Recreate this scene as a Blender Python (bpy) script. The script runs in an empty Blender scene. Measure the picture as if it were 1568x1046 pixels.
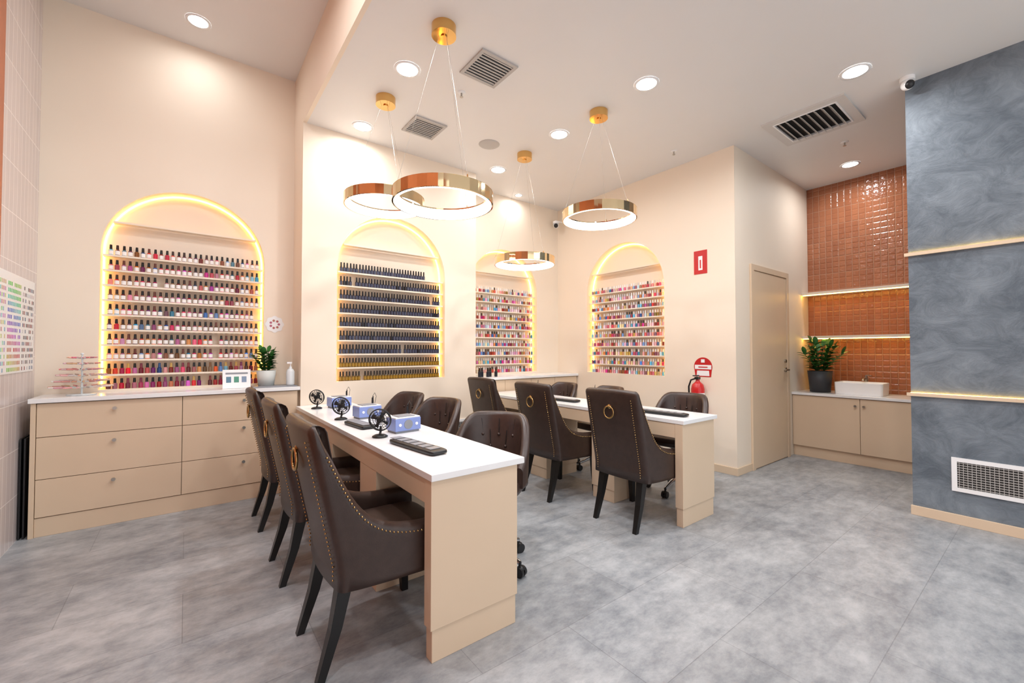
import bpy, bmesh, math, random
import numpy as np
from mathutils import Vector, Matrix
random.seed(7)
SC=bpy.context.scene
COL=bpy.context.collection
pi=math.pi

# ---------------------------------------------------------------- materials
def lin(c):
    if isinstance(c,str):
        c=c.lstrip('#'); c=[int(c[i:i+2],16)/255 for i in (0,2,4)]
    return tuple(((x/12.92) if x<=0.04045 else ((x+0.055)/1.055)**2.4) for x in c)
def nt(name):
    m=bpy.data.materials.new(name); m.use_nodes=True
    t=m.node_tree; b=t.nodes['Principled BSDF']; return m,t,b
def N(t,k,**kw):
    n=t.nodes.new(k)
    for a,v in kw.items():
        if a in n.inputs: n.inputs[a].default_value=v
        else: setattr(n,a,v)
    return n
def mat(name,c,rough=.5,metal=0,em=None,es=0,var=.06,scale=8,bump=0,bscale=200,coat=0,spec=.5):
    m,t,b=nt(name); c=lin(c)
    b.inputs['Roughness'].default_value=rough; b.inputs['Metallic'].default_value=metal
    b.inputs['Coat Weight'].default_value=coat; b.inputs['Specular IOR Level'].default_value=spec
    tc=N(t,'ShaderNodeNewGeometry')
    no=N(t,'ShaderNodeTexNoise',Scale=scale); t.links.new(tc.outputs['Position'],no.inputs['Vector'])
    cr=N(t,'ShaderNodeValToRGB'); e=cr.color_ramp.elements
    e[0].position=.3; e[1].position=.7
    e[0].color=(*[x*(1-var) for x in c],1); e[1].color=(*[min(1,x*(1+var)) for x in c],1)
    t.links.new(no.outputs['Fac'],cr.inputs['Fac']); t.links.new(cr.outputs['Color'],b.inputs['Base Color'])
    if em: b.inputs['Emission Color'].default_value=(*lin(em),1); b.inputs['Emission Strength'].default_value=es
    if bump:
        n2=N(t,'ShaderNodeTexNoise',Scale=bscale); t.links.new(tc.outputs['Position'],n2.inputs['Vector'])
        bp=N(t,'ShaderNodeBump',Strength=bump,Distance=.002); t.links.new(n2.outputs['Fac'],bp.inputs['Height'])
        t.links.new(bp.outputs['Normal'],b.inputs['Normal'])
    return m
def attrmat(name,rough=.25):
    m,t,b=nt(name); a=N(t,'ShaderNodeAttribute',attribute_name='Col')
    t.links.new(a.outputs['Color'],b.inputs['Base Color']); b.inputs['Roughness'].default_value=rough; return m
def tilemat(name,c1,c2,grout,w,h,ax,rough=.12,bump=.5,ms=.0025,nsc=14,nam=1.0,emboss=False):
    m,t,b=nt(name)
    g=N(t,'ShaderNodeNewGeometry'); s=N(t,'ShaderNodeSeparateXYZ'); cb=N(t,'ShaderNodeCombineXYZ')
    t.links.new(g.outputs['Position'],s.inputs[0]); t.links.new(s.outputs[ax],cb.inputs[0]); t.links.new(s.outputs[2],cb.inputs[1])
    br=N(t,'ShaderNodeTexBrick',offset=0.0,Scale=1.0)
    br.inputs['Brick Width'].default_value=w; br.inputs['Row Height'].default_value=h
    br.inputs['Mortar Size'].default_value=ms; br.inputs['Mortar Smooth'].default_value=.3
    br.inputs['Color1'].default_value=(*lin(c1),1); br.inputs['Color2'].default_value=(*lin(c2),1); br.inputs['Mortar'].default_value=(*lin(grout),1)
    t.links.new(cb.outputs[0],br.inputs['Vector']); t.links.new(br.outputs['Color'],b.inputs['Base Color'])
    b.inputs['Roughness'].default_value=rough
    no=N(t,'ShaderNodeTexNoise',Scale=nsc); t.links.new(cb.outputs[0],no.inputs['Vector'])
    mu=N(t,'ShaderNodeMath',operation='MULTIPLY'); mu.inputs[1].default_value=nam; t.links.new(no.outputs['Fac'],mu.inputs[0])
    src=mu.outputs[0]
    if emboss:
        b2=N(t,'ShaderNodeTexBrick',offset=0.0,Scale=1.0)
        b2.inputs['Brick Width'].default_value=w; b2.inputs['Row Height'].default_value=h/3
        b2.inputs['Mortar Size'].default_value=.012; b2.inputs['Mortar Smooth'].default_value=1.0
        t.links.new(cb.outputs[0],b2.inputs['Vector'])
        m2=N(t,'ShaderNodeMath',operation='MULTIPLY_ADD'); m2.inputs[1].default_value=-.7
        t.links.new(b2.outputs['Fac'],m2.inputs[0]); t.links.new(src,m2.inputs[2]); src=m2.outputs[0]
    ma=N(t,'ShaderNodeMath',operation='MULTIPLY_ADD'); ma.inputs[1].default_value=-1.2
    t.links.new(br.outputs['Fac'],ma.inputs[0]); t.links.new(src,ma.inputs[2])
    bp=N(t,'ShaderNodeBump',Strength=bump,Distance=.008); t.links.new(ma.outputs[0],bp.inputs['Height']); t.links.new(bp.outputs['Normal'],b.inputs['Normal'])
    return m
def floormat():
    m,t,b=nt('grey_vinyl_floor'); g=N(t,'ShaderNodeNewGeometry')
    n1=N(t,'ShaderNodeTexNoise',Scale=2.2,Detail=10,Roughness=.68); n2=N(t,'ShaderNodeTexNoise',Scale=10,Detail=9,Roughness=.75)
    br=N(t,'ShaderNodeTexBrick',offset=.5,Scale=1.0); br.inputs['Brick Width'].default_value=.92; br.inputs['Row Height'].default_value=.46
    br.inputs['Mortar Size'].default_value=.0018; br.inputs['Mortar'].default_value=(.62,.62,.62,1)
    br.inputs['Color1'].default_value=(.82,.82,.82,1); br.inputs['Color2'].default_value=(1.0,1.0,1.0,1)
    mp=N(t,'ShaderNodeMapping'); mp.inputs['Scale'].default_value=(.75,1.15,1)
    mp2=N(t,'ShaderNodeMapping'); mp2.inputs['Scale'].default_value=(.75,1.2,1)
    t.links.new(g.outputs['Position'],br.inputs['Vector'])
    t.links.new(g.outputs['Position'],mp2.inputs['Vector']); t.links.new(mp2.outputs[0],n2.inputs['Vector'])
    t.links.new(g.outputs['Position'],mp.inputs['Vector']); t.links.new(mp.outputs[0],n1.inputs['Vector'])
    mx=N(t,'ShaderNodeMix',data_type='FLOAT'); mx.inputs[0].default_value=.5
    t.links.new(n1.outputs['Fac'],mx.inputs[2]); t.links.new(n2.outputs['Fac'],mx.inputs[3])
    cr=N(t,'ShaderNodeValToRGB'); e=cr.color_ramp.elements; e[0].position=.39; e[1].position=.60
    e[0].color=(*lin('#81868c'),1); e[1].color=(*lin('#b7babd'),1); t.links.new(mx.outputs[0],cr.inputs[0])
    mm=N(t,'ShaderNodeMix',data_type='RGBA',blend_type='MULTIPLY'); mm.inputs[0].default_value=.9
    t.links.new(cr.outputs[0],mm.inputs[6]); t.links.new(br.outputs['Color'],mm.inputs[7]); t.links.new(mm.outputs[2],b.inputs['Base Color'])
    b.inputs['Roughness'].default_value=.38
    return m
def stuccomat():
    m,t,b=nt('blue_grey_venetian_plaster'); g=N(t,'ShaderNodeNewGeometry')
    n0=N(t,'ShaderNodeTexNoise',Scale=2.4,Detail=5,Distortion=.8); n1=N(t,'ShaderNodeTexNoise',Scale=5.5,Detail=14,Roughness=.76,Distortion=1.2)
    mp=N(t,'ShaderNodeMapping'); mp.inputs['Rotation'].default_value=(.5,0,0); mp.inputs['Scale'].default_value=(1,.8,1.15)
    t.links.new(g.outputs['Position'],mp.inputs['Vector']); t.links.new(mp.outputs[0],n1.inputs['Vector']); t.links.new(g.outputs['Position'],n0.inputs['Vector'])
    mx=N(t,'ShaderNodeMix',data_type='FLOAT'); mx.inputs[0].default_value=.6
    t.links.new(n0.outputs['Fac'],mx.inputs[2]); t.links.new(n1.outputs['Fac'],mx.inputs[3])
    cr=N(t,'ShaderNodeValToRGB'); e=cr.color_ramp.elements; e[0].position=.39; e[1].position=.63
    e[0].color=(*lin('#56606a'),1); e[1].color=(*lin('#828c95'),1); t.links.new(mx.outputs[0],cr.inputs[0]); t.links.new(cr.outputs[0],b.inputs['Base Color'])
    b.inputs['Roughness'].default_value=.5
    bp=N(t,'ShaderNodeBump',Strength=.5,Distance=.012); t.links.new(n1.outputs['Fac'],bp.inputs['Height']); t.links.new(bp.outputs['Normal'],b.inputs['Normal'])
    return m

M_wall=mat('cream_wall_paint','#f1e2cf',.6,var=.012,scale=2)
M_ceil=mat('white_ceiling_paint','#e6e4e2',.45,var=.01,scale=2)
M_floor=floormat(); M_dark=stuccomat()
M_terra=tilemat('terracotta_glazed_tiles','#b07150','#a26547','#bf967c',.066,.2,1,bump=.6,nsc=30,nam=.9,emboss=True)
M_pink=tilemat('pale_pink_tiles','#d7cbc9','#d0c5c4','#f2ebe8',.075,.3,1,rough=.2,bump=.2,ms=.0035,nam=.3)
M_terra2=mat('terracotta_paint','#b9714f',.5)
M_beige=mat('beige_laminate','#ddc5a9',.42,var=.02,scale=3)
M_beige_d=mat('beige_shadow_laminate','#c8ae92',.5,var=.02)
M_stone=mat('white_stone_top','#f1f1f1',.18,var=.02,scale=5)
M_shelf=mat('shelf_cream','#f0e2cf',.5,var=.02)
M_white=mat('white_plastic','#f2f2f2',.3,var=.01)
M_cer=mat('white_ceramic','#fafafa',.08,var=.0)
M_leather=mat('dark_brown_leather','#3a2b25',.34,var=.12,scale=25,bump=.25,bscale=350)
M_leather2=mat('dark_mocha_leather','#40312c',.32,var=.1,scale=25,bump=.2,bscale=350)
M_black=mat('black_lacquer','#151414',.3,var=.05)
M_blackp=mat('black_plastic','#1b1b1d',.4,var=.05)
M_chrome=mat('chrome','#d8d8da',.08,1,var=.01)
M_nickel=mat('brushed_nickel','#b5b0a8',.28,1,var=.02)
M_brass=mat('antique_brass','#b99a68',.25,1,var=.08)
M_gold=mat('polished_gold','#e2b673',.08,1,var=.03)
M_roseg=mat('polished_champagne_gold','#ecd2a6',.04,1,var=.04)
M_ringlight=mat('ring_diffuser','#ffffff',.5,em='#fffaf4',es=5,var=0)
M_down=mat('downlight_lens','#ffffff',.5,em='#ffffff',es=25,var=0)
M_led=mat('warm_led_strip','#ffd070',.5,em='#ffc658',es=21,var=0)
M_ledw=mat('shelf_led_strip','#ffd070',.5,em='#ffca5c',es=16,var=0)
M_dk=mat('vent_dark_interior','#2b2a28',.7)
M_vent=mat('vent_metal','#b9b5b1',.45,var=.02)
M_flange=mat('vent_flange_white','#d6d2ce',.45,var=.02)
M_red=mat('safety_red','#c41f22',.3,var=.03)
M_leaf=mat('leaf_green','#2f6a2c',.35,var=.35,scale=30)
M_stem=mat('stem_green','#3c5a2c',.5)
M_potg=mat('pale_grey_pot','#cfd3cf',.5,var=.05)
M_potb=mat('charcoal_pot','#34353a',.55,var=.1)
M_soil=mat('soil','#2b1d14',.9,var=.3,scale=60)
M_blue=mat('periwinkle_plastic','#8496d0',.3,var=.03)
M_grey=mat('grey_plastic','#8a8c92',.4,var=.04)
M_attr=attrmat('painted_colours')
M_clear=mat('clear_plastic','#dfe6e8',.1,var=.02)

# ---------------------------------------------------------------- mesh builder
class MB:
    def __init__(s): s.v=[];s.f=[];s.m=[];s.sm=[];s.mats=[];s.c=[]
    def mi(s,m):
        if m not in s.mats: s.mats.append(m)
        return s.mats.index(m)
    def add(s,vs,fs,m,smooth=False,M=None,col=(1,1,1)):
        o=len(s.v)
        for p in vs:
            p=Vector(p)
            if M is not None: p=M@p
            s.v.append(p); s.c.append(col)
        k=s.mi(m)
        for f in fs: s.f.append([o+i for i in f]); s.m.append(k); s.sm.append(smooth)
    def box(s,x0,x1,y0,y1,z0,z1,m,M=None,col=(1,1,1)):
        vs=[(x,y,z) for z in (z0,z1) for y in (y0,y1) for x in (x0,x1)]
        s.add(vs,[(0,2,3,1),(4,5,7,6),(0,1,5,4),(2,6,7,3),(0,4,6,2),(1,3,7,5)],m,False,M,col)
    def cyl(s,p0,p1,r0,r1,m,n=16,smooth=True,caps=True,M=None,col=(1,1,1)):
        p0=Vector(p0);p1=Vector(p1);d=(p1-p0).normalized()
        a=d.orthogonal().normalized();b=d.cross(a)
        vs=[]
        for p,r in((p0,r0),(p1,r1)):
            for i in range(n):
                t=2*pi*i/n; vs.append(p+a*(r*math.cos(t))+b*(r*math.sin(t)))
        s.add(vs,[(i,(i+1)%n,n+(i+1)%n,n+i) for i in range(n)],m,smooth,M,col)
        if caps:
            s.add(vs[:n],[tuple(range(n))[::-1]],m,False,M,col); s.add(vs[n:],[tuple(range(n))],m,False,M,col)
    def tube(s,pts,r,m,n=8,M=None,closed=False,rs=None):
        P=[Vector(p) for p in pts];k=len(P);vs=[];prev=None
        for i,p in enumerate(P):
            if closed: d=(P[(i+1)%k]-P[i-1])
            else: d=P[min(i+1,k-1)]-P[max(i-1,0)]
            d.normalize()
            if prev is None: a=d.orthogonal().normalized()
            else: a=(prev-d*prev.dot(d)).normalized()
            prev=a;b=d.cross(a);rr=rs[i] if rs else r
            for j in range(n):
                t=2*pi*j/n; vs.append(p+a*(rr*math.cos(t))+b*(rr*math.sin(t)))
        fs=[]
        for i in range(k if closed else k-1):
            for j in range(n):
                a0=i*n+j;a1=i*n+(j+1)%n;i2=(i+1)%k
                fs.append((a0,a1,i2*n+(j+1)%n,i2*n+j))
        s.add(vs,fs,m,True,M)
        if not closed: s.add(vs[:n],[tuple(range(n))[::-1]],m,False,M); s.add(vs[-n:],[tuple(range(n))],m,False,M)
    def lathe(s,prof,m,n=24,c=(0,0,0),M=None,smooth=True):
        vs=[];k=len(prof)
        for r,z in prof:
            for i in range(n):
                t=2*pi*i/n; vs.append((c[0]+r*math.cos(t),c[1]+r*math.sin(t),c[2]+z))
        fs=[(j*n+i,j*n+(i+1)%n,(j+1)*n+(i+1)%n,(j+1)*n+i) for j in range(k-1) for i in range(n)]
        s.add(vs,fs,m,smooth,M)
    def sph(s,c,r,m,n=10,sc=(1,1,1),M=None):
        prof=[(math.sin(pi*j/n)*1.0,-math.cos(pi*j/n)) for j in range(n+1)]
        vs=[];k=n+1;q=max(6,int(n*1.4))
        for a,z in prof:
            for i in range(q):
                t=2*pi*i/q; vs.append((c[0]+r*sc[0]*a*math.cos(t),c[1]+r*sc[1]*a*math.sin(t),c[2]+r*sc[2]*z))
        s.add(vs,[(j*q+i,j*q+(i+1)%q,(j+1)*q+(i+1)%q,(j+1)*q+i) for j in range(k-1) for i in range(q)],m,True,M)
    def sq(s,c,h,m,e=.35,e2=.45,n=16,q=32,M=None):
        sg=lambda x,p: math.copysign(abs(x)**p,x)
        vs=[]
        for j in range(n+1):
            ph=-pi/2+pi*j/n
            for i in range(q):
                t=2*pi*i/q
                vs.append((c[0]+h[0]*sg(math.cos(ph),e2)*sg(math.cos(t),e),c[1]+h[1]*sg(math.cos(ph),e2)*sg(math.sin(t),e),c[2]+h[2]*sg(math.sin(ph),e2)))
        s.add(vs,[(j*q+i,j*q+(i+1)%q,(j+1)*q+(i+1)%q,(j+1)*q+i) for j in range(n) for i in range(q)],m,True,M)
    def obj(s,name,loc=(0,0,0),rz=0,bevel=0,parent=None,merge=False):
        me=bpy.data.meshes.new(name); me.from_pydata([tuple(v) for v in s.v],[],s.f)
        for m in s.mats: me.materials.append(m)
        me.polygons.foreach_set('material_index',s.m); me.polygons.foreach_set('use_smooth',s.sm)
        if M_attr in s.mats:
            a=me.color_attributes.new('Col','FLOAT_COLOR','POINT')
            a.data.foreach_set('color',[x for c in s.c for x in (*c,1)])
        me.update()
        bm=bmesh.new(); bm.from_mesh(me); bmesh.ops.recalc_face_normals(bm,faces=bm.faces); bm.to_mesh(me); bm.free()
        o=bpy.data.objects.new(name,me); COL.objects.link(o); o.location=loc; o.rotation_euler=(0,0,rz)
        if bevel:
            b=o.modifiers.new('bev','BEVEL'); b.width=bevel; b.segments=2; b.limit_method='ANGLE'; b.angle_limit=math.radians(50)
        if parent: o.parent=parent
        return o
def inst(o,name,loc,rz=0):
    n=bpy.data.objects.new(name,o.data); COL.objects.link(n); n.location=loc; n.rotation_euler=(0,0,rz)
    for m in o.modifiers:
        q=n.modifiers.new(m.name,m.type); q.width=m.width; q.segments=m.segments; q.limit_method=m.limit_method; q.angle_limit=m.angle_limit
    return n
def frame(c,x0,x1,y0,y1,w,z0,z1,m):
    c.box(x0,x1,y0,y0+w,z0,z1,m);c.box(x0,x1,y1-w,y1,z0,z1,m);c.box(x0,x0+w,y0+w,y1-w,z0,z1,m);c.box(x1-w,x1,y0+w,y1-w,z0,z1,m)

# ---------------------------------------------------------------- room layout
ZL=3.31; ZH=3.87
XL=-.87; XP=.81; XA=2.66; XB=4.34; YF=4.15; YB=4.53; YD=1.98; XT=6.33; XD=4.40; YE=.71; YBACK=-1.6
ND=.12
def arch(uc,R,zb,zs,n=28):
    p=[(uc-R,zb),(uc-R,zs)]
    for i in range(1,n): 
        t=pi-pi*i/n; p.append((uc+R*math.cos(t),zs+R*math.sin(t)))
    p+=[(uc+R,zs),(uc+R,zb)]
    return p
def wall_niche(mb,fn,u0,u1,z0,z1,niches,depth=ND):
    bm=bmesh.new(); ed=[]
    def loop(pts):
        vs=[bm.verts.new((u,z,0)) for u,z in pts]
        for i in range(len(vs)): ed.append(bm.edges.new((vs[i],vs[(i+1)%len(vs)])))
    loop([(u0,z0),(u1,z0),(u1,z1),(u0,z1)])
    for nn in niches: loop(arch(*nn))
    bmesh.ops.triangle_fill(bm,edges=ed,use_beauty=True)
    bm.verts.ensure_lookup_table(); bm.verts.index_update()
    fs=[]
    for f in bm.faces:
        c=f.calc_center_median(); ins=False
        for uc,R,zb,zs in niches:
            if abs(c.x-uc)<R and zb<c.y and (c.y<zs or (c.x-uc)**2+(c.y-zs)**2<R*R): ins=True
        if not ins: fs.append([v.index for v in f.verts])
    mb.add([fn(v.co.x,v.co.y,0) for v in bm.verts],fs,M_wall)
    bm.free()
    for nn in niches:
        a=arch(*nn); k=len(a)
        vs=[fn(u,z,0) for u,z in a]+[fn(u,z,depth) for u,z in a]
        mb.add(vs,[(i,(i+1)%k,k+(i+1)%k,k+i) for i in range(k)],M_wall)
        mb.add([fn(u,z,depth) for u,z in a],[tuple(range(k))],M_wall)
R0=.56; ZB=.95; ZS=2.03
N1=(.013,.553,ZB-.01,ZS); N2=(1.685,R0+.01,ZB,ZS); N3=(3.37,R0,ZB,ZS); N4=(3.367,.59,ZB,ZS-.02)
fA=lambda Y:(lambda u,z,d:(u,Y+d,z))
fB=lambda u,z,d:(XB+d,u,z)
wb=MB()
wall_niche(wb,fA(YB),XL,XP,0,ZH,[N1]); wall_niche(wb,fA(YF),XP,XA,0,ZL,[N2]); wall_niche(wb,fA(YB),XA,XB,0,ZL,[N3])
wb.add([(XP,YF,0),(XP,YB,0),(XP,YB,ZH),(XP,YF,ZH)],[(0,1,2,3)],M_wall)
wb.add([(XA,YF,0),(XA,YB,0),(XA,YB,ZL),(XA,YF,ZL)],[(0,1,2,3)],M_wall)
wb.obj('wall_back')
w=MB(); wall_niche(w,fB,YD,YB,0,ZL,[N4]); w.obj('wall_right')
w=MB(); w.box(XB+.0015,XT+.1,YD,YD+.1,0,ZL,M_wall); w.obj('wall_door_side')
w=MB(); w.box(XT,XT+.1,YE,YD,0,ZL,M_terra); w.obj('wall_tiled')
w=MB(); w.box(XD,XT+.1,YBACK,YE,0,ZL,M_dark); w.obj('wall_plaster')
w=MB(); w.box(XL-.1,XL,3.77,YB+.1,0,ZH,M_pink); w.box(XL-.1,XL,YBACK,3.77,0,ZH,M_terra2); w.obj('wall_left')
w=MB(); w.box(XL-.1,XT+.1,YBACK,YB+.3,-.08,0,M_floor); w.obj('floor')
w=MB(); w.box(XL-.1,XP+.001,YBACK,YB+.2,ZH,ZH+.1,M_ceil); w.box(XP+.03,XT+.1,YBACK,YB+.2,ZL,ZL+.1,M_ceil)
w.obj('ceiling')
w=MB(); w.box(XP,XP+.03,YBACK,YF,ZL,ZH,M_wall); w.obj('wall_bulkhead')
# baseboards
w=MB(); w.box(XB-.012,XB,YD-.012,YB-.45,0,.075,M_beige); w.obj('baseboard_right',bevel=.002)
w=MB(); w.box(XB,4.654,YD-.012,YD,0,.075,M_beige); w.obj('baseboard_door_side',bevel=.002)
w=MB(); w.box(XD-.014,XD,YBACK,YE+.01,0,.07,M_beige); w.obj('baseboard_plaster',bevel=.002)
w=MB(); w.box(1.3,XA,YF-.012,YF,0,.075,M_beige); w.obj('baseboard_back',bevel=.002)
for k,z in enumerate((1.98,.912)):
    w=MB(); w.box(XD-.022,XD,YBACK,YE+.02,z-.014,z+.010,M_beige)
    w.box(XD-.010,XD-.005,YBACK,YE,z+.0102,z+.012,M_ledw); w.obj('trim_%d'%(k+1))

# ---------------------------------------------------------------- niche shelves, LEDs, bottles
def hsv(h,s,v):
    import colorsys; return lin(colorsys.hsv_to_rgb(h%1,s,v))
def bottle(mb,fn,u,z,d,r,hb,hc,cb,cc,rc=.62,n=8,label=None):
    c=Vector(fn(u,z,d))
    def ring(r,zz,col):
        return [(c.x+r*math.cos(2*pi*i/n+.39),c.y+r*math.sin(2*pi*i/n+.39),c.z+zz) for i in range(n)]
    q=[(i,(i+1)%n,n+(i+1)%n,n+i) for i in range(n)]
    mb.add(ring(r,0,0)+ring(r,hb*.85,0)+ring(r*.6,hb,0),q+[(n+a,n+b,n+c2,n+d2) for a,b,c2,d2 in q],M_attr,False,None,cb)
    if label is not None: mb.add(ring(r*1.03,hb*.12,0)+ring(r*1.03,hb*.78,0),q,M_attr,False,None,label)
    mb.add(ring(r*rc,hb,0)+ring(r*rc*.85,hb+hc,0),q+[tuple(range(n,2*n))],M_attr,False,None,cc)
WH=lin('#f4f1ef'); BK=lin('#1a1718')
def pal_a(row,i,n):
    h=random.choice([.95,.97,.0,.02,.05,.9,.85,.6,.08,.93,.96,.98,.55])
    body=hsv(h,random.uniform(.3,.9),random.uniform(.35,.95))
    if row>=2 and random.random()<.8: return body,random.choice([BK,BK,BK,lin('#3a2420'),lin('#6a3a30')]),WH
    if row>=2: return body,BK,None
    return body,random.choice([BK,BK,lin('#c9a35a'),hsv(h,.6,.5)]),None
def pal_b(row,i,n):
    if row<2: return lin('#5a4626'),lin('#2a2218'),lin('#9a7626')  # bottom rows: yellowish niche glow painted into the bottle colours
    return lin(random.choice(['#20222b','#2a2c36','#1b1b22','#25262f'])),BK,(lin('#43465a') if random.random()<.9 else None)
def pal_c(row,i,n):
    p=random.choice([.97,.02,.07,.6,.12,.9,.55,.95,.0])
    if random.random()<.45: return hsv(p,random.uniform(.08,.35),random.uniform(.8,1)),random.choice([WH,lin('#c9c6c8')]),None
    return hsv(p,random.uniform(.3,.8),random.uniform(.5,.95)),random.choice([WH,WH,lin('#d9d2cb'),BK]),None
def niche_fit(nn,fn,rows,pal,pitch,r,hb,hc,tag,topfr=1.0,sh=.085):
    uc,R,zb,zs=nn
    s=MB(); zt=2.0; step=(zt-zb)/(rows-1)
    for k in range(rows+1):
        if k==0: continue
        z=zb+step*k if k<rows else 2.27
        hw=R-.012 if z<zs else math.sqrt(R*R-(z-zs)**2)-.012
        a=fn(uc-hw,z-.014,ND-.01-sh); b=fn(uc+hw,z,ND-.022)
        s.box(min(a[0],b[0]),max(a[0],b[0]),min(a[1],b[1]),max(a[1],b[1]),z-.014,z,M_shelf)
    so=s.obj('niche_shelves')
    l=MB(); a=arch(uc,R-.004,zb+.01,zs,40); a2=arch(uc,R-.013,zb+.01,zs,40); k=len(a)
    d0=ND-.008
    vs=[fn(u,z,d0) for u,z in a]+[fn(u,z,d0) for u,z in a2]
    l.add(vs,[(i,i+1,k+i+1,k+i) for i in range(k-1)],M_led)
    l.obj('led_strip',parent=so)
    b=MB()
    for k in range(rows):
        z=zb+step*k+.0005; W=R-.035
        n=int(2*W/pitch)
        for i in range(n):
            u=uc-W+(i+.5)*2*W/n
            if k==rows-1 and (i/n)>topfr: continue
            if random.random()<.015: continue
            cb,cc,lb=pal(k,i,n)
            bottle(b,fn,u+random.uniform(-.0015,.0015),z,ND-.062+random.uniform(-.003,.003),r,hb,hc,cb,cc,label=lb)
    b.obj('nail_polish_bottles')
niche_fit(N1,fA(YB),10,pal_a,.0375,.0155,.046,.036,'a')
niche_fit(N2,fA(YF),9,pal_b,.029,.0135,.050,.040,'b',topfr=.82)
niche_fit(N3,fA(YB),10,pal_c,.033,.0135,.044,.034,'c')
niche_fit(N4,fB,10,pal_c,.033,.0135,.044,.034,'d')

# ---------------------------------------------------------------- cabinets
def knob(mb,x,y,z,ax='y'):
    if ax=='y': mb.cyl((x,y,z),(x,y-.018,z),.005,.005,M_nickel,10); mb.cyl((x,y-.016,z),(x,y-.026,z),.012,.012,M_nickel,16)
    else: mb.cyl((x,y,z),(x-.018,y,z),.005,.005,M_nickel,10); mb.cyl((x-.016,y,z),(x-.026,y,z),.012,.012,M_nickel,16)
c=MB(); yf=4.17
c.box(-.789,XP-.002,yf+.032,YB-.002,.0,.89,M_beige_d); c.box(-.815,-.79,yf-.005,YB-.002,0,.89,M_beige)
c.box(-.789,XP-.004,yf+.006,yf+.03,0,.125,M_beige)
for x0,x1 in ((-.787,-.022),(-.018,XP-.022)):
    for z0,z1 in ((.13,.378),(.382,.659),(.663,.886)):
        c.box(x0,x1,yf,yf+.019,z0,z1,M_beige); knob(c,(x0+x1)/2,yf,z1-.055)
c.box(-.825,XP-.002,yf-.02,YB-.002,.892,.922,M_stone)
c.obj('drawer_cabinet',bevel=.0015)
c=MB(); 
c.box(XA+.002,XB-.002,4.165,YB-.002,0,.89,M_beige)
for i in range(4): 
    x0=XA+.01+i*.415; c.box(x0,x0+.411,4.143,4.16,.12,.885,M_beige)
c.box(XA+.002,XB-.002,4.12,YB-.002,.892,.922,M_stone); c.obj('storage_counter',bevel=.0015)
c=MB(); xf=5.76
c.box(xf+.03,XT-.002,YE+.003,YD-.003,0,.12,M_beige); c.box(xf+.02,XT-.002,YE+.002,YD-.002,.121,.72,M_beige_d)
for a,b,ky in ((YE+.004,1.335,1.30),(1.339,YD-.004,1.375)):
    c.box(xf,xf+.018,a,b,.125,.715,M_beige); knob(c,xf,ky,.64,'x')
c.box(xf-.02,XT-.002,YE+.002,YD-.002,.722,.75,M_stone); c.obj('vanity_cabinet',bevel=.0015)
for z in (1.93,1.39):
    s=MB(); s.box(6.10,XT-.002,YE+.002,YD-.002,z,z+.03,M_wall); s.box(6.115,6.13,YE+.01,YD-.01,z-.008,z-.0005,M_ledw); s.obj('wall_shelf',bevel=.001)
# basin
b=MB(); cx,cy,z0=6.02,1.38,.7505
def rrect(hx,hy,r,z,n=6):
    p=[]
    for sx,sy,a0 in ((1,1,0),(-1,1,pi/2),(-1,-1,pi),(1,-1,3*pi/2)):
        for i in range(n+1):
            t=a0+pi/2*i/n; p.append((cx+sx*(hx-r)+r*math.cos(t),cy+sy*(hy-r)+r*math.sin(t),z))
    return p
L=[rrect(.15,.21,.03,z0),rrect(.155,.215,.03,z0+.13),rrect(.152,.212,.03,z0+.135),rrect(.142,.202,.025,z0+.133),rrect(.12,.18,.03,z0+.03)]
k=len(L[0]); vs=sum(L,[]); fs=[(j*k+i,j*k+(i+1)%k,(j+1)*k+(i+1)%k,(j+1)*k+i) for j in range(4) for i in range(k)]+[tuple(range(4*k,5*k))]
b.add(vs,fs,M_cer,False); b.obj('wash_basin')
b=MB(); b.cyl((6.21,1.38,.7505),(6.21,1.38,.93),.018,.018,M_nickel); b.tube([(6.21,1.38,.91),(6.16,1.38,.93),(6.10,1.38,.925),(6.08,1.38,.905)],.011,M_nickel); b.cyl((6.21,1.38,.93),(6.21,1.38,.955),.014,.012,M_nickel); b.box(6.195,6.225,1.33,1.38,.952,.962,M_nickel); b.obj('basin_tap')

# ---------------------------------------------------------------- door
d=MB(); x0,x1,zt=4.655,5.64,2.15
d.box(x0,x0+.06,YD-.022,YD-.001,0,zt,M_beige); d.box(x1-.06,x1,YD-.022,YD-.001,0,zt,M_beige); d.box(x0+.06,x1-.06,YD-.022,YD-.001,zt-.06,zt,M_beige)
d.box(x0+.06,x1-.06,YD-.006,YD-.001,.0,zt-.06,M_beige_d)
d.box(x0+.066,x1-.066,YD-.014,YD-.007,.010,zt-.066,M_beige)
hx=x1-.125
d.cyl((hx,YD-.013,1.02),(hx,YD-.03,1.02),.026,.026,M_nickel,20); d.tube([(hx,YD-.03,1.02),(hx,YD-.06,1.02),(hx-.02,YD-.066,1.02),(hx-.12,YD-.066,1.02)],.009,M_nickel)
d.cyl((hx,YD-.013,1.12),(hx,YD-.03,1.12),.02,.02,M_nickel,20)
d.obj('door_1',bevel=.0015)

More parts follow.
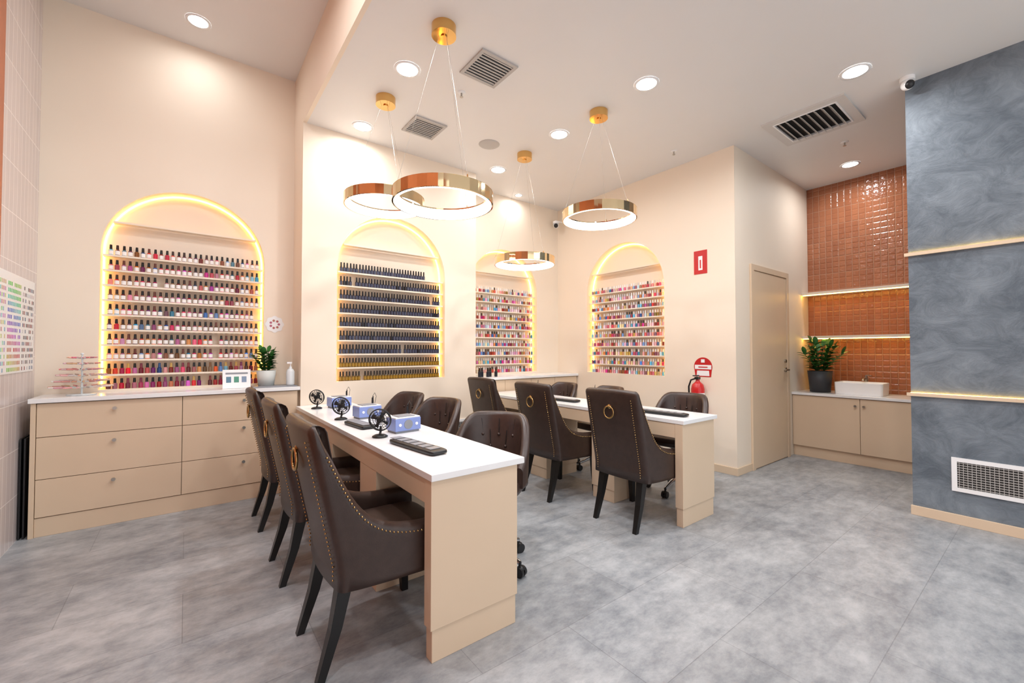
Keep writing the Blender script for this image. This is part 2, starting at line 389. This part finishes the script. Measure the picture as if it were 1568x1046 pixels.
# ---------------------------------------------------------------- desks
def desk(x0,y0,y1,cuts,name='manicure_desk'):
    d=MB(); W=.44; H=.75
    d.box(x0,x0+.475,y0,y1,H-.028,H,M_stone)
    d.box(x0+.004,x0+W,y0+.01,y0+.07,.13,H-.029,M_beige); d.box(x0+.012,x0+W-.006,y0+.016,y0+.066,0,.13,M_beige)
    d.box(x0+.006,x0+.024,y0+.071,y1-.005,.62,H-.029,M_beige); d.box(x0+W-.02,x0+W-.002,y0+.071,y1-.005,.62,H-.029,M_beige)
    d.box(x0+.025,x0+W-.021,y0+.071,y1-.005,.63,.645,M_beige)
    for a,b in cuts:
        d.box(x0+.007,x0+W-.003,a,b,.10,.619,M_beige); d.box(x0+.014,x0+W-.01,a+.008,b-.008,0,.10,M_beige)
    return d.obj(name,bevel=.002)
desk(.775,1.53,4.145,[(2.165,2.42),(2.99,3.26),(3.85,4.12)])
desk(2.76,1.62,4.115,[(2.235,2.475),(3.05,3.30),(3.87,4.10)])

# ---------------------------------------------------------------- chairs
def shell(mb,path,hf,z0,th,lean,m,nz=9):
    rings=[];P=[Vector((x,y)) for x,y in path];k=len(P)
    for i,p in enumerate(P):
        d=(P[min(i+1,k-1)]-P[max(i-1,0)]).normalized(); n=Vector((d.y,-d.x))
        if n.dot(p-Vector((.3,0)))<0: n=-n
        h=hf(p.x,p.y); ring=[]
        zb=z0(p.x) if callable(z0) else z0
        for j in range(nz+1): ring.append((0,zb+(h-th*.5-zb)*j/nz))
        for j in range(1,6):
            t=pi*j/6; ring.append(((1-math.cos(t))*.5*th,h-th*.5+math.sin(t)*th*.5))
        for j in range(nz,-1,-1): ring.append((th,zb+(h-th*.5-zb)*j/nz))
        out=[]
        for o,z in ring:
            q=p-n*o; out.append((q.x+lean(q.x,z),q.y,z))
        rings.append(out)
    q=len(rings[0]); vs=sum(rings,[])
    fs=[(i*q+j,i*q+(j+1)%q,(i+1)*q+(j+1)%q,(i+1)*q+j) for i in range(k-1) for j in range(q)]
    mb.add(vs,fs,m,True); mb.add(rings[0],[tuple(range(q))],m); mb.add(rings[-1],[tuple(range(q))[::-1]],m)
    return rings
def dining_chair_mesh():
    c=MB()
    side=[(.53,.262),(.47,.266),(.40,.267),(.34,.265),(.29,.262),(.25,.26),(.22,.258),(.195,.256),(.175,.254),(.155,.252),(.14,.25),(.125,.248),(.11,.246),(.095,.243),(.08,.24)]
    arc=[(.075+.035*math.cos(t),.205+.035*math.sin(t)) for t in [pi/2+pi/2*i/6 for i in range(1,7)]]
    back=[(.04-.015*(1-(y/.205)**2),y) for y in [.205-.41*i/12 for i in range(1,12)]]
    half=side+arc; path=half+back+[(x,-y) for x,y in half[::-1]]
    def hf(x,y):
        d=max(0,x-.068)
        return .545+.43*(.72*math.exp(-(d/.04)**1.2)+.28*math.exp(-(d/.13)**1.5))-(.010*(abs(y)/.24)**2)
    lean=lambda x,z:-max(0,z-.42)*.21*math.exp(-max(0,x-.08)/.2)
    rings=shell(c,path,hf,.335,.062,lean,M_leather)
    c.sq((.31,0,.425),(.225,.205,.062),M_leather,.3,.5)
    c.sq((.295,0,.36),(.245,.215,.035),M_leather,.2,.4)
    vs=[];nu,nv=12,10
    for j in range(nv+1):
        for i in range(nu+1):
            y=-.17+.34*i/nu; z=.47+.44*j/nv; e=(1-(2*i/nu-1)**4)*(1-(2*j/nv-1)**4)
            vs.append((.085+.03*e+lean(.08,z),y,z))
    c.add(vs,[(j*(nu+1)+i,j*(nu+1)+i+1,(j+1)*(nu+1)+i+1,(j+1)*(nu+1)+i) for j in range(nv) for i in range(nu)],M_leather,True)
    for sy in (1,-1):
        for pts,rs in (([( .08,sy*.165,.35),(.045,sy*.17,.18),(-.01,sy*.175,0)],[.027,.021,.015]),([(.48,sy*.215,.35),(.485,sy*.22,.18),(.495,sy*.225,0)],[.025,.021,.016])):
            vs=[]
            for (x,y,z),r in zip(pts,rs): vs+=[(x-r,y-r,z),(x+r,y-r,z),(x+r,y+r,z),(x-r,y+r,z)]
            fs=[(j*4+i,j*4+(i+1)%4,j*4+4+(i+1)%4,j*4+4+i) for j in range(2) for i in range(4)]+[(0,3,2,1),(8,9,10,11)]
            c.add(vs,fs,M_black)
    def studs(pts,off):
        acc=0;step=.017
        for i in range(len(pts)-1):
            a,b=pts[i],pts[i+1]; L=(b-a).length; t=acc
            while t<=L:
                p=a+(b-a)*(t/L); c.sph(p+off,.0042,M_brass,4); t+=step
            acc=t-L
    for sy in (1,-1):
        nS=len(side)
        idx=list(range(nS)) if sy>0 else list(range(len(path)-1,len(path)-1-nS,-1))
        pts=[]
        for i in idx:
            r=rings[i]; top=Vector(r[9]); pts.append(Vector((top.x,top.y,top.z-.002)))
        studs(pts,Vector((0,sy*.002,0)))
        studs([Vector((.034+lean(.04,z),sy*.187,z)) for z in (.37,.42,.55,.7,.92)],Vector((-.003,0,0)))
    zc=.80; xb=.025+lean(.04,zc)-.006
    c.sph((xb,0,zc+.05),.02,M_brass,8,(.5,1,1))
    c.tube([(xb-.010,.042*math.sin(t),zc+.008+.042*math.cos(t)) for t in [2*pi*i/24 for i in range(24)]],.006,M_brass,8,closed=True)
    return c
ch=dining_chair_mesh().obj('dining_chair',(.42,1.89,0))
for p in ((.425,2.705,0),(.425,3.555,0),(2.44,1.96,0),(2.385,2.76,0),(2.40,3.58,0)):
    inst(ch,'dining_chair',p,0)
def stool_mesh():
    c=MB()
    path=[(-.01+.235*math.cos(t)*1.0,.245*math.sin(t)) for t in [pi/2-.25+(pi+.5)*i/30 for i in range(0,31)]]
    def hf(x,y):
        t=min(1,max(0,(-x+.08)/.27)); s=t*t*(3-2*t); return .56+.29*s**.8
    lean=lambda x,z:-max(0,z-.5)*.18*(1 if x<0 else .4)
    shell(c,path,hf,.47,.05,lean,M_leather2)
    c.sq((.02,0,.465),(.235,.22,.05),M_leather2,.45,.5)
    for y,z in ((-.10,.71),(.10,.71),(0,.71),(-.05,.64),(.05,.64)):
        x=-.01-.235*math.sqrt(max(0,1-(y/.245)**2))+.054+lean(-.1,z); c.sph((x,y,z),.010,M_leather2,6)
        c.tube([(x-.002,y,z+.01),(x-.010,y*1.12,z+.10)],.0022,M_black,5)
    c.cyl((0,0,.42),(0,0,.38),.10,.06,M_blackp); c.cyl((0,0,.38),(0,0,.24),.014,.014,M_chrome); c.cyl((0,0,.25),(0,0,.09),.026,.028,M_chrome)
    for i in range(5):
        a=2*pi*i/5; ca,sa=math.cos(a),math.sin(a); Q=.24
        c.tube([(.02*ca,.02*sa,.115),(.13*ca,.13*sa,.10),(Q*ca,Q*sa,.075)],.02,M_chrome,8,rs=[.024,.018,.013])
        c.cyl((Q*ca,Q*sa,.08),(Q*ca,Q*sa,.05),.009,.009,M_blackp,8)
        for s in (-.014,.014):
            p=Vector(((Q+.005)*ca-sa*s,(Q+.005)*sa+ca*s,.028)); q=Vector((-sa,ca,0))*.009
            c.cyl(p-q,p+q,.028,.028,M_blackp,16)
        c.sph(((Q+.005)*ca,(Q+.005)*sa,.042),.024,M_blackp,6,(1,1,.8))
    return c
def face(dx,dy): return math.atan2(dy,dx)
st=stool_mesh().obj('office_chair',(1.40,2.07,0),face(-.85,-.60))
for p,r in (((1.49,3.06,0),pi+.3),((1.47,3.70,0),pi+.2),((3.46,2.10,0),pi+.15),((3.49,3.05,0),pi-.1),((3.49,3.72,0),pi)):
    inst(st,'office_chair',p,r)

# ---------------------------------------------------------------- pendants
def pendant(x,y,z):
    c=MB(); n=64; R=.315; h=.075; t=.028
    def ringface(a,b,m,sm=True,zig=0):
        vs=[(x+(r-(zig if i%2 else 0))*math.cos(2*pi*i/n),y+(r-(zig if i%2 else 0))*math.sin(2*pi*i/n),zz) for r,zz in (a,b) for i in range(n)]
        c.add(vs,[(i,(i+1)%n,n+(i+1)%n,n+i) for i in range(n)],m,sm)
    o=(R,z-h/2);o2=(R,z+h/2);i2=(R-t,z+h/2)
    ringface(o,o2,M_roseg,False,.0018); ringface(o2,i2,M_roseg)
    ringface((R-t,z+h/2),(R-t,z+h/2-.01),M_roseg)
    ringface((R-t,z+h/2-.01),(R-t,z-h/2),M_ringlight); ringface((R-t,z-h/2),(R-.010,z-h/2),M_ringlight); ringface((R-.010,z-h/2),(R,z-h/2),M_roseg)
    c.cyl((x,y,ZL-.0005),(x,y,ZL-.065),.078,.078,M_gold,36)
    c.cyl((x,y,ZL-.065),(x,y,ZL-.072),.02,.02,M_gold,16)
    for i in range(3):
        a=2*pi*i/3+.5
        c.cyl((x+.03*math.cos(a),y+.03*math.sin(a),ZL-.06),(x+(R-.013)*math.cos(a),y+(R-.013)*math.sin(a),z+h/2),.0009,.0009,M_nickel,6)
        c.cyl((x+(R-.013)*math.cos(a),y+(R-.013)*math.sin(a),z+h/2),(x+(R-.013)*math.cos(a),y+(R-.013)*math.sin(a),z+h/2+.02),.005,.004,M_gold,8)
    c.obj('ring_pendant_light')
for p in ((1.275,2.37,2.20),(1.265,3.34,2.445),(2.80,2.41,2.40),(2.79,3.41,2.17)): pendant(*p)

# ---------------------------------------------------------------- ceiling fittings
def downlight(x,y,z,r=.075,pw=9):
    z-=.0005
    c=MB(); c.lathe([(r,-.004),(r+.018,-.006),(r+.02,0)],M_white,32,(x,y,z)); c.lathe([(0.0001,-.003),(r,-.004)],M_down,32,(x,y,z))
    o=c.obj('downlight')
    l=bpy.data.lights.new('lamp','AREA'); l.shape='DISK'; l.size=r*2; l.energy=pw; l.color=(.98,.985,1); l.spread=math.radians(170)
    lo=bpy.data.objects.new('lamp',l); COL.objects.link(lo); lo.location=(x,y,z-.012); lo.parent=o
for x in (1.26,2.80):
    for y in (1.93,2.9,3.9): downlight(x,y,ZL,pw=10 if y<3.5 else 4.5)
for x,y in ((1.26,.3),(2.8,.3),(3.9,.9)): downlight(x,y,ZL,pw=11)
downlight(3.48,4.38,ZL,.04,1.5); downlight(5.82,1.40,ZL,.07,7)
downlight(.04,4.16,ZH,.065,2); downlight(.04,2.4,ZH,.065,16); downlight(.04,.6,ZH,.065,16)
def vent(x,y,s,z=ZL-.0005,slats=9):
    c=MB(); h=s/2
    frame(c,x-h,x+h,y-h,y+h,.025,z-.012,z,M_vent)
    c.box(x-h+.025,x+h-.025,y-h+.025,y+h-.025,z-.002,z-.0005,M_dk)
    for i in range(slats):
        yy=y-h+.025+(s-.05)*(i+.5)/slats
        c.box(x-h+.025,x+h-.025,yy-.006,yy+.006,z-.009,z-.004,M_vent)
    c.obj('ceiling_vent')
vent(1.73,2.53,.31); vent(1.72,3.57,.31)
c=MB(); x,y,s=4.46,1.34,.62; h=s/2; z=ZL-.0005
frame(c,x-h,x+h,y-h,y+h,.07,z-.014,z,M_flange)
frame(c,x-h+.07,x+h-.07,y-h+.07,y+h-.07,.012,z-.02,z-.001,M_white)
c.box(x-h+.07,x+h-.07,y-h+.07,y+h-.07,z-.002,z-.0005,M_dk)
for i in range(8):
    yy=y-h+.095+(s-.19)*(i+.5)/8
    c.box(-h+.082,h-.082,-.022,.022,-.0015,.0015,M_vent,M=Matrix.Translation((x,yy,z-.022))@Matrix.Rotation(.75,4,'X'))
c.obj('air_conditioner_diffuser')
c=MB(); c.lathe([(.0001,-.008),(.085,-.008),(.1,-.004),(.105,0)],M_vent,32,(2.38,3.47,ZL-.0005)); c.obj('ceiling_speaker')
for x,y in ((1.72,2.9),(3.98,2.42),(5.15,1.28)):
    z=ZL-.0005
    c=MB(); c.lathe([(.0001,-.006),(.028,-.006),(.034,0)],M_white,20,(x,y,z)); c.cyl((x,y,z-.005),(x,y,z-.035),.007,.006,M_nickel,10); c.cyl((x,y,z-.035),(x,y,z-.038),.014,.014,M_nickel,12); c.obj('fire_sprinkler')
def cam_dome(x,y,z):
    c=MB(); c.cyl((x,y,z),(x,y,z-.03),.045,.045,M_white,24); c.sph((x,y,z-.055),.04,M_white,12); c.sph((x-.012,y-.012,z-.062),.032,M_blackp,12); return c
cam_dome(4.30,.68,ZL-.0005).obj('security_camera')
c=cam_dome(4.20,4.42,3.10); c.box(4.19,4.339,4.41,4.43,3.101,3.115,M_white); c.obj('security_camera')

# wall grilles
def wgrille(fn,u0,u1,z0,z1,name='wall_vent'):
    c=MB()
    def bx(ua,ub,za,zb,da,db,m):
        p=fn(ua,za,-db);q=fn(ub,zb,-da); c.box(min(p[0],q[0]),max(p[0],q[0]),min(p[1],q[1]),max(p[1],q[1]),za,zb,m)
    f=.028
    bx(u0,u1,z0,z0+f,0.0005,.012,M_white);bx(u0,u1,z1-f,z1,.0005,.012,M_white);bx(u0,u0+f,z0+f,z1-f,.0005,.012,M_white);bx(u1-f,u1,z0+f,z1-f,.0005,.012,M_white)
    bx(u0+f,u1-f,z0+f,z1-f,.0005,.002,M_dk)
    n=int((z1-z0-2*f)/.016)
    for i in range(n): zz=z0+f+(z1-z0-2*f)*(i+.5)/n; bx(u0+f,u1-f,zz-.0022,zz+.0022,.003,.008,M_vent)
    n=int((u1-u0-2*f)/.02)
    for i in range(n): uu=u0+f+(u1-u0-2*f)*(i+.5)/n; bx(uu-.0015,uu+.0015,z0+f,z1-f,.0085,.010,M_vent)
    c.obj(name)
wgrille(lambda u,z,d:(XD+d,u,z),.13,.50,.235,.475)
wgrille(lambda u,z,d:(u,YF+d,z),2.35,2.60,.27,.47)

# ---------------------------------------------------------------- signs / extinguisher
c=MB(); c.box(XB-.004,XB-.001,2.265,2.41,2.06,2.31,M_red); c.box(XB-.005,XB-.004,2.315,2.36,2.10,2.25,M_white); c.box(XB-.0055,XB-.005,2.33,2.345,2.12,2.21,M_red); c.obj('fire_extinguisher_sign')
c=MB()
a=[(2.32+.1*math.cos(t),1.07+.1*math.sin(t)) for t in [-.35+ (pi+.7)*i/24 for i in range(25)]]+[(2.235,.965),(2.405,.965)]
c.add([(XB-.003,u,z) for u,z in a],[tuple(range(len(a)))],M_red)
c.add([(XB-.004,u,z) for u,z in [(2.41,1.09),(2.23,1.09),(2.23,1.045),(2.41,1.045)]],[(0,1,2,3)],M_white)
c.add([(XB-.004,u,z) for u,z in [(2.385,1.03),(2.255,1.03),(2.25,.975),(2.39,.975)]],[(0,1,2,3)],M_white)
c.box(XB-.006,XB-.0045,2.27,2.37,1.062,1.073,M_red); c.box(XB-.006,XB-.0045,2.30,2.34,1.115,1.15,M_white); c.obj('fire_safety_sign')
c=MB(); x,y=XB-.075,2.34
c.lathe([(.0001,.52),(.06,.52),(.066,.54),(.066,.84),(.055,.885),(.03,.91),(.02,.92),(.02,.94)],M_red,28,(x,y,0)); c.box(x-.03,x+.02,y-.02,y+.02,.94,.965,M_blackp); c.box(x-.08,x+.01,y-.012,y+.012,.975,.985,M_blackp); c.cyl((x,y,.93),(x,y,.975),.012,.012,M_nickel)
c.tube([(x,y+.02,.95),(x-.01,y+.07,.93),(x-.01,y+.095,.86),(x-.01,y+.09,.70),(x-.01,y+.075,.62)],.009,M_blackp); c.lathe([(.0665,.64),(.0665,.80)],M_white,28,(x,y,0)); c.box(x+.05,XB-.001,y-.015,y+.015,.7,.88,M_blackp); c.obj('fire_extinguisher')
def poster():
    c=MB(); xw=XL+.001
    c.box(xw,xw+.004,3.55,4.46,1.10,1.725,M_white)
    for r in range(14):
        for k in range(30):
            y=4.44-k*.029; z=1.67-r*.041
            if (k%10)==9 or random.random()<.12: continue
            if k<10: col=random.choice([lin('#3a2f33'),lin('#7b6a70'),lin('#c9b9bb'),lin('#5d6f8a'),lin('#8c2f3a'),lin('#c8c8cc')])
            elif k<20: col=hsv((r*.07+k*.02)%1,random.uniform(.4,.8),.75)
            else: col=hsv(random.random(),.3,.8)
            c.box(xw+.004,xw+.005,y-.016,y,z-.024,z,M_attr,col=col)
    c.obj('colour_chart_poster')
poster()
c=MB()
for i in range(2): c.box(XL+.006+i*.02,XL+.014+i*.02,4.19,4.44,0.001,.66,M_blackp)
c.obj('leaning_board')
c=MB(); pts=[(.655+.075*(1+.06*math.cos(8*t))*math.cos(t),YB-.003,1.49+.075*(1+.06*math.cos(8*t))*math.sin(t)) for t in [2*pi*i/64 for i in range(64)]]
c.add(pts,[tuple(range(64))],M_white)
for i in range(7):
    a=i*.9; c.cyl((.655+.035*math.cos(a),YB-.0035,1.49+.035*math.sin(a)),(.655+.035*math.cos(a),YB-.0045,1.49+.035*math.sin(a)),.011,.011,M_attr,10,col=hsv(random.choice([.0,.03,.95]),.5,.7))
c.obj('wall_sticker')

# ---------------------------------------------------------------- plants
def leaf(c,base,dirv,L,W,droop,m):
    d=Vector(dirv).normalized(); side=d.cross(Vector((0,0,1)))
    if side.length<.1: side=Vector((1,0,0))
    side.normalize(); vs=[];n=6
    for i in range(n+1):
        t=i/n; w=W*math.sin(pi*min(1,t*.93+.07))**.8*.5; p=Vector(base)+d*(L*t)+Vector((0,0,-droop*t*t*L))
        vs+=[p-side*w+Vector((0,0,w*.3)),p,p+side*w+Vector((0,0,w*.3))]
    fs=[]
    for i in range(n): a=i*3; fs+=[(a,a+1,a+4,a+3),(a+1,a+2,a+5,a+4)]
    c.add(vs,fs,m,True)
def plant(x,y,z,r,h,potm,stems,hh,name,sp=.35,LL=.075,WW=.035,sz=1):
    c=MB(); c.lathe([(.0001,0),(r*.8,0),(r,h),(r*.92,h),(r*.9,h*.88),(.0001,h*.88)],potm,28,(x,y,z)); c.lathe([(.0001,h*.885),(r*.9,h*.885)],M_soil,20,(x,y,z))
    for i in range(stems):
        a=2*pi*i/stems+random.uniform(-.3,.3); ln=hh*random.uniform(.7,1.05); s=sp*random.uniform(.3,1.1)
        if math.cos(a)>.3 or math.sin(a)>.3: s*=sz
        P=[]
        for k in range(7):
            t=k/6; P.append(Vector((x+math.cos(a)*(r*.3+ln*s*t**1.4),y+math.sin(a)*(r*.3+ln*s*t**1.4),z+h*.85+ln*t*(1-.15*s*t))))
        c.tube(P,.003,M_stem,6)
        for k in range(1,7):
            for sg in (-1,1):
                dv=Vector((math.cos(a+sg*1.1),math.sin(a+sg*1.1),.5+random.uniform(-.1,.3)))
                leaf(c,P[k],dv,LL*random.uniform(.8,1.15),WW,.3,M_leaf)
        leaf(c,P[6],Vector((math.cos(a)*.4,math.sin(a)*.4,1)),LL,WW,.1,M_leaf)
    c.obj(name)
plant(.565,4.33,.932,.078,.135,M_potg,10,.20,'potted_zz_plant',.5,.075,.038,sz=.35)
plant(5.98,1.76,.7505,.125,.25,M_potb,13,.36,'potted_houseplant',.95,.12,.055,sz=.2)
c=MB(); c.box(.45,.79,4.19,4.40,.9225,.9315,M_grey); c.obj('serving_tray',bevel=.002)
c=MB(); c.lathe([(.0001,0),(.033,0),(.035,.01),(.035,.12),(.025,.14),(.012,.15),(.012,.165),(.0001,.165)],M_clear,20,(.745,4.25,.9325)); c.cyl((.745,4.25,1.097),(.745,4.25,1.13),.005,.005,M_white); c.box(.715,.755,4.24,4.26,1.125,1.14,M_white); c.obj('sanitiser_pump_bottle')
c=MB(); Mx=Matrix.Translation((.34,4.26,.9235))@Matrix.Rotation(-.2,4,'X')
c.box(-.10,.10,-.003,.003,0,.16,M_white,M=Mx)
for i in range(3): c.box(-.075+i*.055,-.04+i*.055,-.004,-.003,.05,.10,M_attr,M=Mx,col=lin(['#5b7f95','#4f9078','#7c8fa8'][i]))
c.box(-.08,.08,-.004,-.003,.12,.135,M_grey,M=Mx); c.box(-.02,.02,.02,.045,0,.01,M_white,M=Mx); c.obj('tabletop_sign')
# swatch display tree
c=MB(); x,y,z=-.60,4.34,.9225
c.lathe([(.0001,0),(.08,0),(.08,.008),(.0001,.008)],M_clear,24,(x,y,z)); c.cyl((x,y,z),(x,y,z+.29),.006,.005,M_clear,10); c.sph((x,y,z+.295),.01,M_clear,6)
for k in range(6):
    zz=z+.05+k*.042; n=16; L=.17-.018*k
    for i in range(n):
        a=2*pi*i/n+k*.2; ca,sa=math.cos(a),math.sin(a)
        c.cyl((x,y,zz),(x+ca*L*.6,y+sa*L*.6,zz+.01),.0022,.0022,M_clear,5)
        c.cyl((x+ca*L*.6,y+sa*L*.6,zz+.01),(x+ca*L,y+sa*L,zz+.012),.0065,.005,M_attr,6,col=hsv(random.choice([.97,.02,.05,.0,.08]),random.uniform(.05,.45),random.uniform(.75,.95)))
c.obj('nail_swatch_display')

# ---------------------------------------------------------------- desk items
ZD=.7505
def box_unit(x,y,rz=0):
    c=MB(); c.box(-.085,.085,-.06,.06,.012,.085,M_blue); c.box(-.078,.078,-.054,.054,0,.012,M_grey); c.box(-.082,.082,-.057,.057,.085,.093,M_white)
    c.cyl((0,-.060,.049),(0,-.0625,.049),.028,.028,M_grey,20); 
    for k in (-1,1): c.cyl((k*.055,-.060,.049),(k*.055,-.064,.049),.009,.009,M_white,12)
    c.box(-.055,.055,-.045,.045,.093,.098,M_grey)
    c.obj('nail_drill_machine',(x,y,ZD),rz,bevel=.003)
def fan(x,y,rz=0):
    c=MB()
    c.lathe([(.0001,0),(.042,0),(.044,.006),(.03,.014),(.0001,.016)],M_blackp,24); c.tube([(0,0,.014),(.012,0,.03),(.014,0,.06)],.007,M_blackp,8)
    C=Vector((0,0,.098)); R=.062
    T=Matrix.Translation(C)@Matrix.Rotation(-.15,4,'Y')
    for dx in (-.016,.016):
        for rr in (R,R*.78,R*.56,R*.34):
            xx=dx*(1 if rr<R else .35)
            c.tube([(xx,rr*math.cos(t),rr*math.sin(t)) for t in [2*pi*i/28 for i in range(28)]],.0028 if rr==R else .0012,M_blackp,5,M=T,closed=True)
        for i in range(18):
            t=2*pi*i/18; c.tube([(dx,.012*math.cos(t),.012*math.sin(t)),(dx,.8*R*math.cos(t),.8*R*math.sin(t)),(dx*.35,R*math.cos(t),R*math.sin(t))],.0011,M_blackp,4,M=T)
    c.cyl((-.018,0,0),(.03,0,0),.015,.017,M_blackp,16,M=T)
    for i in range(4):
        t0=2*pi*i/4; v=[]
        for a,rr,xx in ((0,.012,-.004),(.2,.05,-.008),(.75,.052,.004),(.9,.012,.004)): v.append((xx,rr*math.cos(t0+a),rr*math.sin(t0+a)))
        c.add(v,[(0,1,2,3)],M_blackp,False,T)
    c.obj('desk_fan',(x,y,ZD),rz)
def pen(x,y,rz=0):
    c=MB(); c.lathe([(.0001,0),(.022,0),(.018,.018),(.0001,.02)],M_blackp,14); c.tube([(0,0,.015),(0,0,.10),(.004,0,.135)],.004,M_blackp,6); c.cyl((.0,0,.06),(.0,0,.125),.009,.007,M_blackp,10)
    c.tube([(0,0,.135),(.02,.01,.16),(.04,.03,.13),(.03,.05,.05),(.0,.07,.004)],.0018,M_blackp,5)
    c.obj('nail_drill_pen',(x,y,ZD),rz)
def pad(x,y,rz,L=.42,W=.1):
    c=MB(); c.sq((0,0,.012),(W/2,L/2,.012),M_blackp,.25,.4); 
    for i in range(6): c.box(-W*.3,W*.3,-L*.4+i*L*.16,-L*.4+i*L*.16+.05,.0235,.0255,M_grey)
    c.obj('tool_roll_pad',(x,y,ZD),rz)
for y in (2.47,3.13,3.85): box_unit(1.06,y,.1)
for y in (2.38,3.15,3.86): fan(.88,y,.9)
for y in (2.64,3.30,3.98): pen(1.16,y)
pad(.93,2.0,.12); pad(.90,2.80,.1,.3)
for y in (2.60,3.42): box_unit(3.05,y,.1)
pad(2.93,1.88,.1,.36); pad(2.93,2.95,.1,.3)
for y in (2.76,3.6): pen(3.13,y)
c=MB()
for i in range(5):
    bottle(c,lambda u,z,d:(u,d,z),2.78+i*.06,.9225,4.25+(i%2)*.04,.02,.07,.04,lin('#22252e'),BK)
c.obj('polish_bottle_group')

# ---------------------------------------------------------------- world / camera
W=bpy.data.worlds.new('World'); SC.world=W; W.use_nodes=True
bg=W.node_tree.nodes['Background']; bg.inputs[0].default_value=(.95,.975,1,1); bg.inputs[1].default_value=1.25
SC.view_settings.view_transform='Standard'; SC.view_settings.exposure=0.24
f,yaw,p,r=647.4,.6557,.0208,.0003
F=Vector((math.sin(yaw)*math.cos(p),math.cos(yaw)*math.cos(p),math.sin(p))); Rv=Vector((math.cos(yaw),-math.sin(yaw),0)); U=Rv.cross(F)
cd=bpy.data.cameras.new('camera'); cd.sensor_width=36; cd.lens=36*f/1568; cd.clip_start=.05
co=bpy.data.objects.new('camera',cd); COL.objects.link(co)
Mx=Matrix((Rv,U,-F)).transposed().to_4x4(); Mx.translation=(0,0,1.245); co.matrix_world=Mx
SC.camera=co
